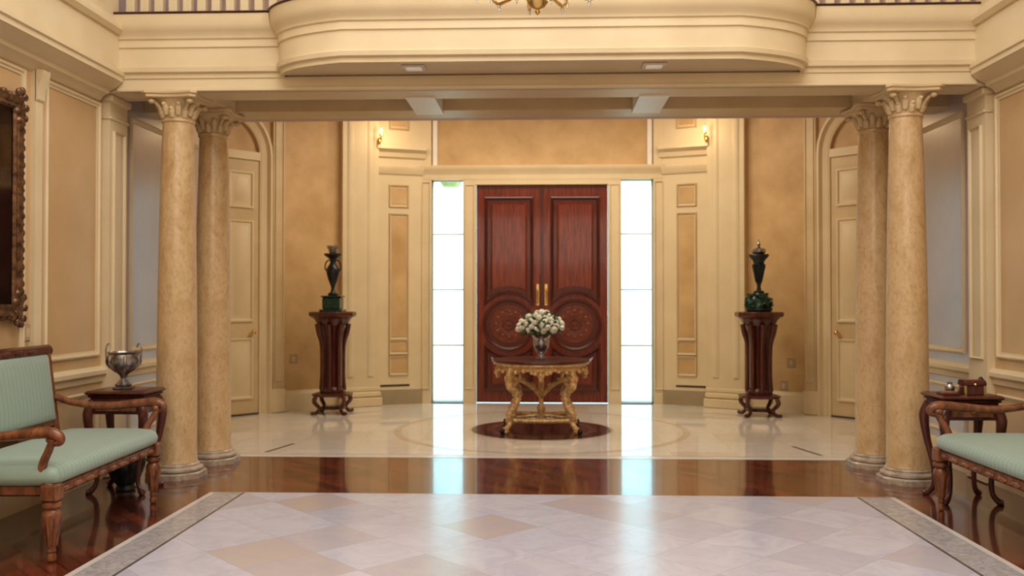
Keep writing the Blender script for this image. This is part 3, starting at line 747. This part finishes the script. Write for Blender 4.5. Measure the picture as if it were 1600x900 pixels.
# ------------------------------------------------------------ chandelier
ch=thing('chandelier','gilded crystal chandelier with candle bulbs hanging from ceiling','chandelier',(0,5.0,3.01))
AZ=.07
b=MB(); b.lathe([(.004,0),(.016,.015),(.01,.03),(.04,.045),(.06,.07),(.04,.09),(.015,.10),(.06,.13),(.10,.16),(.08,.22),(.02,.34),(.02,.5),(.05,.55),(.02,.6),(.015,.9)],'brass',seg=20); b.build('stem',parent=ch)
db=MB(); db.ell((0,0,0),(.010,.010,.018),'crystal',6,4); db.ell((0,0,-.021),(.006,.006,.008),'crystal',6,4); dm=None
for j in range(12):
    a=2*pi*j/12+.13; c,s_=math.cos(a),math.sin(a)
    def TL(r,t_,z,c=c,s_=s_): return (r*c-t_*s_,r*s_+t_*c,z+AZ)
    b=MB(TL); b.tube(crom([(.05,0,.085),(.15,0,.10),(.28,0,.09),(.40,0,.10),(.46,0,.17)],5),.010,'brass')
    b.tube(crom([(.02,0,.3),(.12,0,.33),(.2,0,.22),(.28,0,.10)],4),.005,'brass')
    b.lathe([(.02,.17),(.045,.185),(.045,.195),(.015,.2)],'brass',c=(.46,0),seg=12)
    b.lathe([(.011,.2),(.011,.27)],'candle',c=(.46,0),seg=8)
    arm=b.build('arm',parent=ch)
    b=MB(TL); b.ell((.46,0,.295),(.014,.014,.028),'bulb'); b.build('bulb',parent=arm)
    for r,z in ((.46,.13),(.38,.075),(.2,.075)):
        if dm is None: o=dm=db.build('crystal_drop',parent=arm)
        else: o=dm.copy(); C.objects.link(o); o.parent=arm
        o.location=TL(r,0,z)
b=MB()
for i in range(26): b.tube([(0.012*math.cos(q*pi/3)*(1 if i%2 else .4),.012*math.cos(q*pi/3)*(.4 if i%2 else 1),.9+i*.076+.04+.045*math.sin(q*pi/3)) for q in range(7)],.004,'brass',5)
b.tube([(0,0,.88),(0,0,2.97)],.004,'brass',5); b.lathe([(.02,2.88),(.07,2.94),(.08,2.98)],'brass')
b.build('chain',parent=ch)

# ------------------------------------------------------------ plates
def plate(loc,rz,nm='wall_outlet',lb='small square beige wall outlet plate'):
    o=MB(); o.bbox((-.055,-.008,-.055),(.055,.0,.055),'plate',.003); o.box((-.02,-.010,-.03),(.02,-.007,.03),'creamd')
    r=o.build(nm,loc=loc,rot=(0,0,rz),label=lb,category='wall outlet')
T,L=segT(PTS[3],PTS[4],1)
ang=math.atan2(.5,.62)
p=T(.15,.001,.66); plate(p,ang)
p=T(.2,.001,.62); plate((-p[0],p[1],p[2]),-ang)
p=T(.3,.001,.33); plate((-p[0],p[1],p[2]),-ang)
plate((-3.499,6.0,1.19),pi/2)

# ------------------------------------------------------------ outside
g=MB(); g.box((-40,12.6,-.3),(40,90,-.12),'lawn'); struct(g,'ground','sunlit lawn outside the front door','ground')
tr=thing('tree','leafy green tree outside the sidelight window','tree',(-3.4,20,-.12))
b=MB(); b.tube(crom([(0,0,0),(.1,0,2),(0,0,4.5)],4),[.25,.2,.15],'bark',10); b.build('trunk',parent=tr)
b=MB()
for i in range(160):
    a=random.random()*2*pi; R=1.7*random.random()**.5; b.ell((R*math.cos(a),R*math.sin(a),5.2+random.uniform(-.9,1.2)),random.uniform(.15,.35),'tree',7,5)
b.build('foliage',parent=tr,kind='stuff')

# ------------------------------------------------------------ world, lights, camera
w=bpy.data.worlds.new('World'); S.world=w; w.use_nodes=True
bg=w.node_tree.nodes['Background']; bg.inputs[0].default_value=(.27,.43,.47,1); bg.inputs[1].default_value=4.6
def area(name,loc,rot,sx,sy,e,c):
    l=bpy.data.lights.new(name,'AREA'); l.shape='RECTANGLE'; l.size=sx; l.size_y=sy; l.energy=e; l.color=c
    o=bpy.data.objects.new(name,l); C.objects.link(o); o.location=loc; o.rotation_euler=rot; return o
area('overhead_fill',(0,3.2,5.9),(0,0,0),5,5,275,(.92,.94,1))  # added area lamp overhead, stands in for daylight from above
area('rear_fill',(0,-1.9,3.2),(math.radians(82),0,0),5.5,3.5,108,(1,.94,.84))  # added frontal fill behind the camera; the wall there has no window
area('hall_fill',(0,10.3,4.15),(0,0,0),4,1.3,92,(1,.91,.76))  # unseen fill added to brighten the entrance hall, no fitting modelled
area('gallery_fill',(0,8.1,5.95),(0,0,0),5,1.2,25,(1,.92,.85))  # extra lamp added out of view to lift the dim gallery wall
cam=bpy.data.cameras.new('camera'); co=bpy.data.objects.new('camera',cam); C.objects.link(co)
co.location=(.04,0,1.41); co.rotation_euler=(math.radians(90.8),0,math.radians(2.1))
cam.sensor_width=36; cam.lens=31.5; cam.clip_end=300
cam.dof.use_dof=True; cam.dof.focus_distance=2.6; cam.dof.aperture_fstop=5.0
S.camera=co
S.view_settings.view_transform='Standard'
S.view_settings.exposure=.28
S.view_settings.gamma=.9
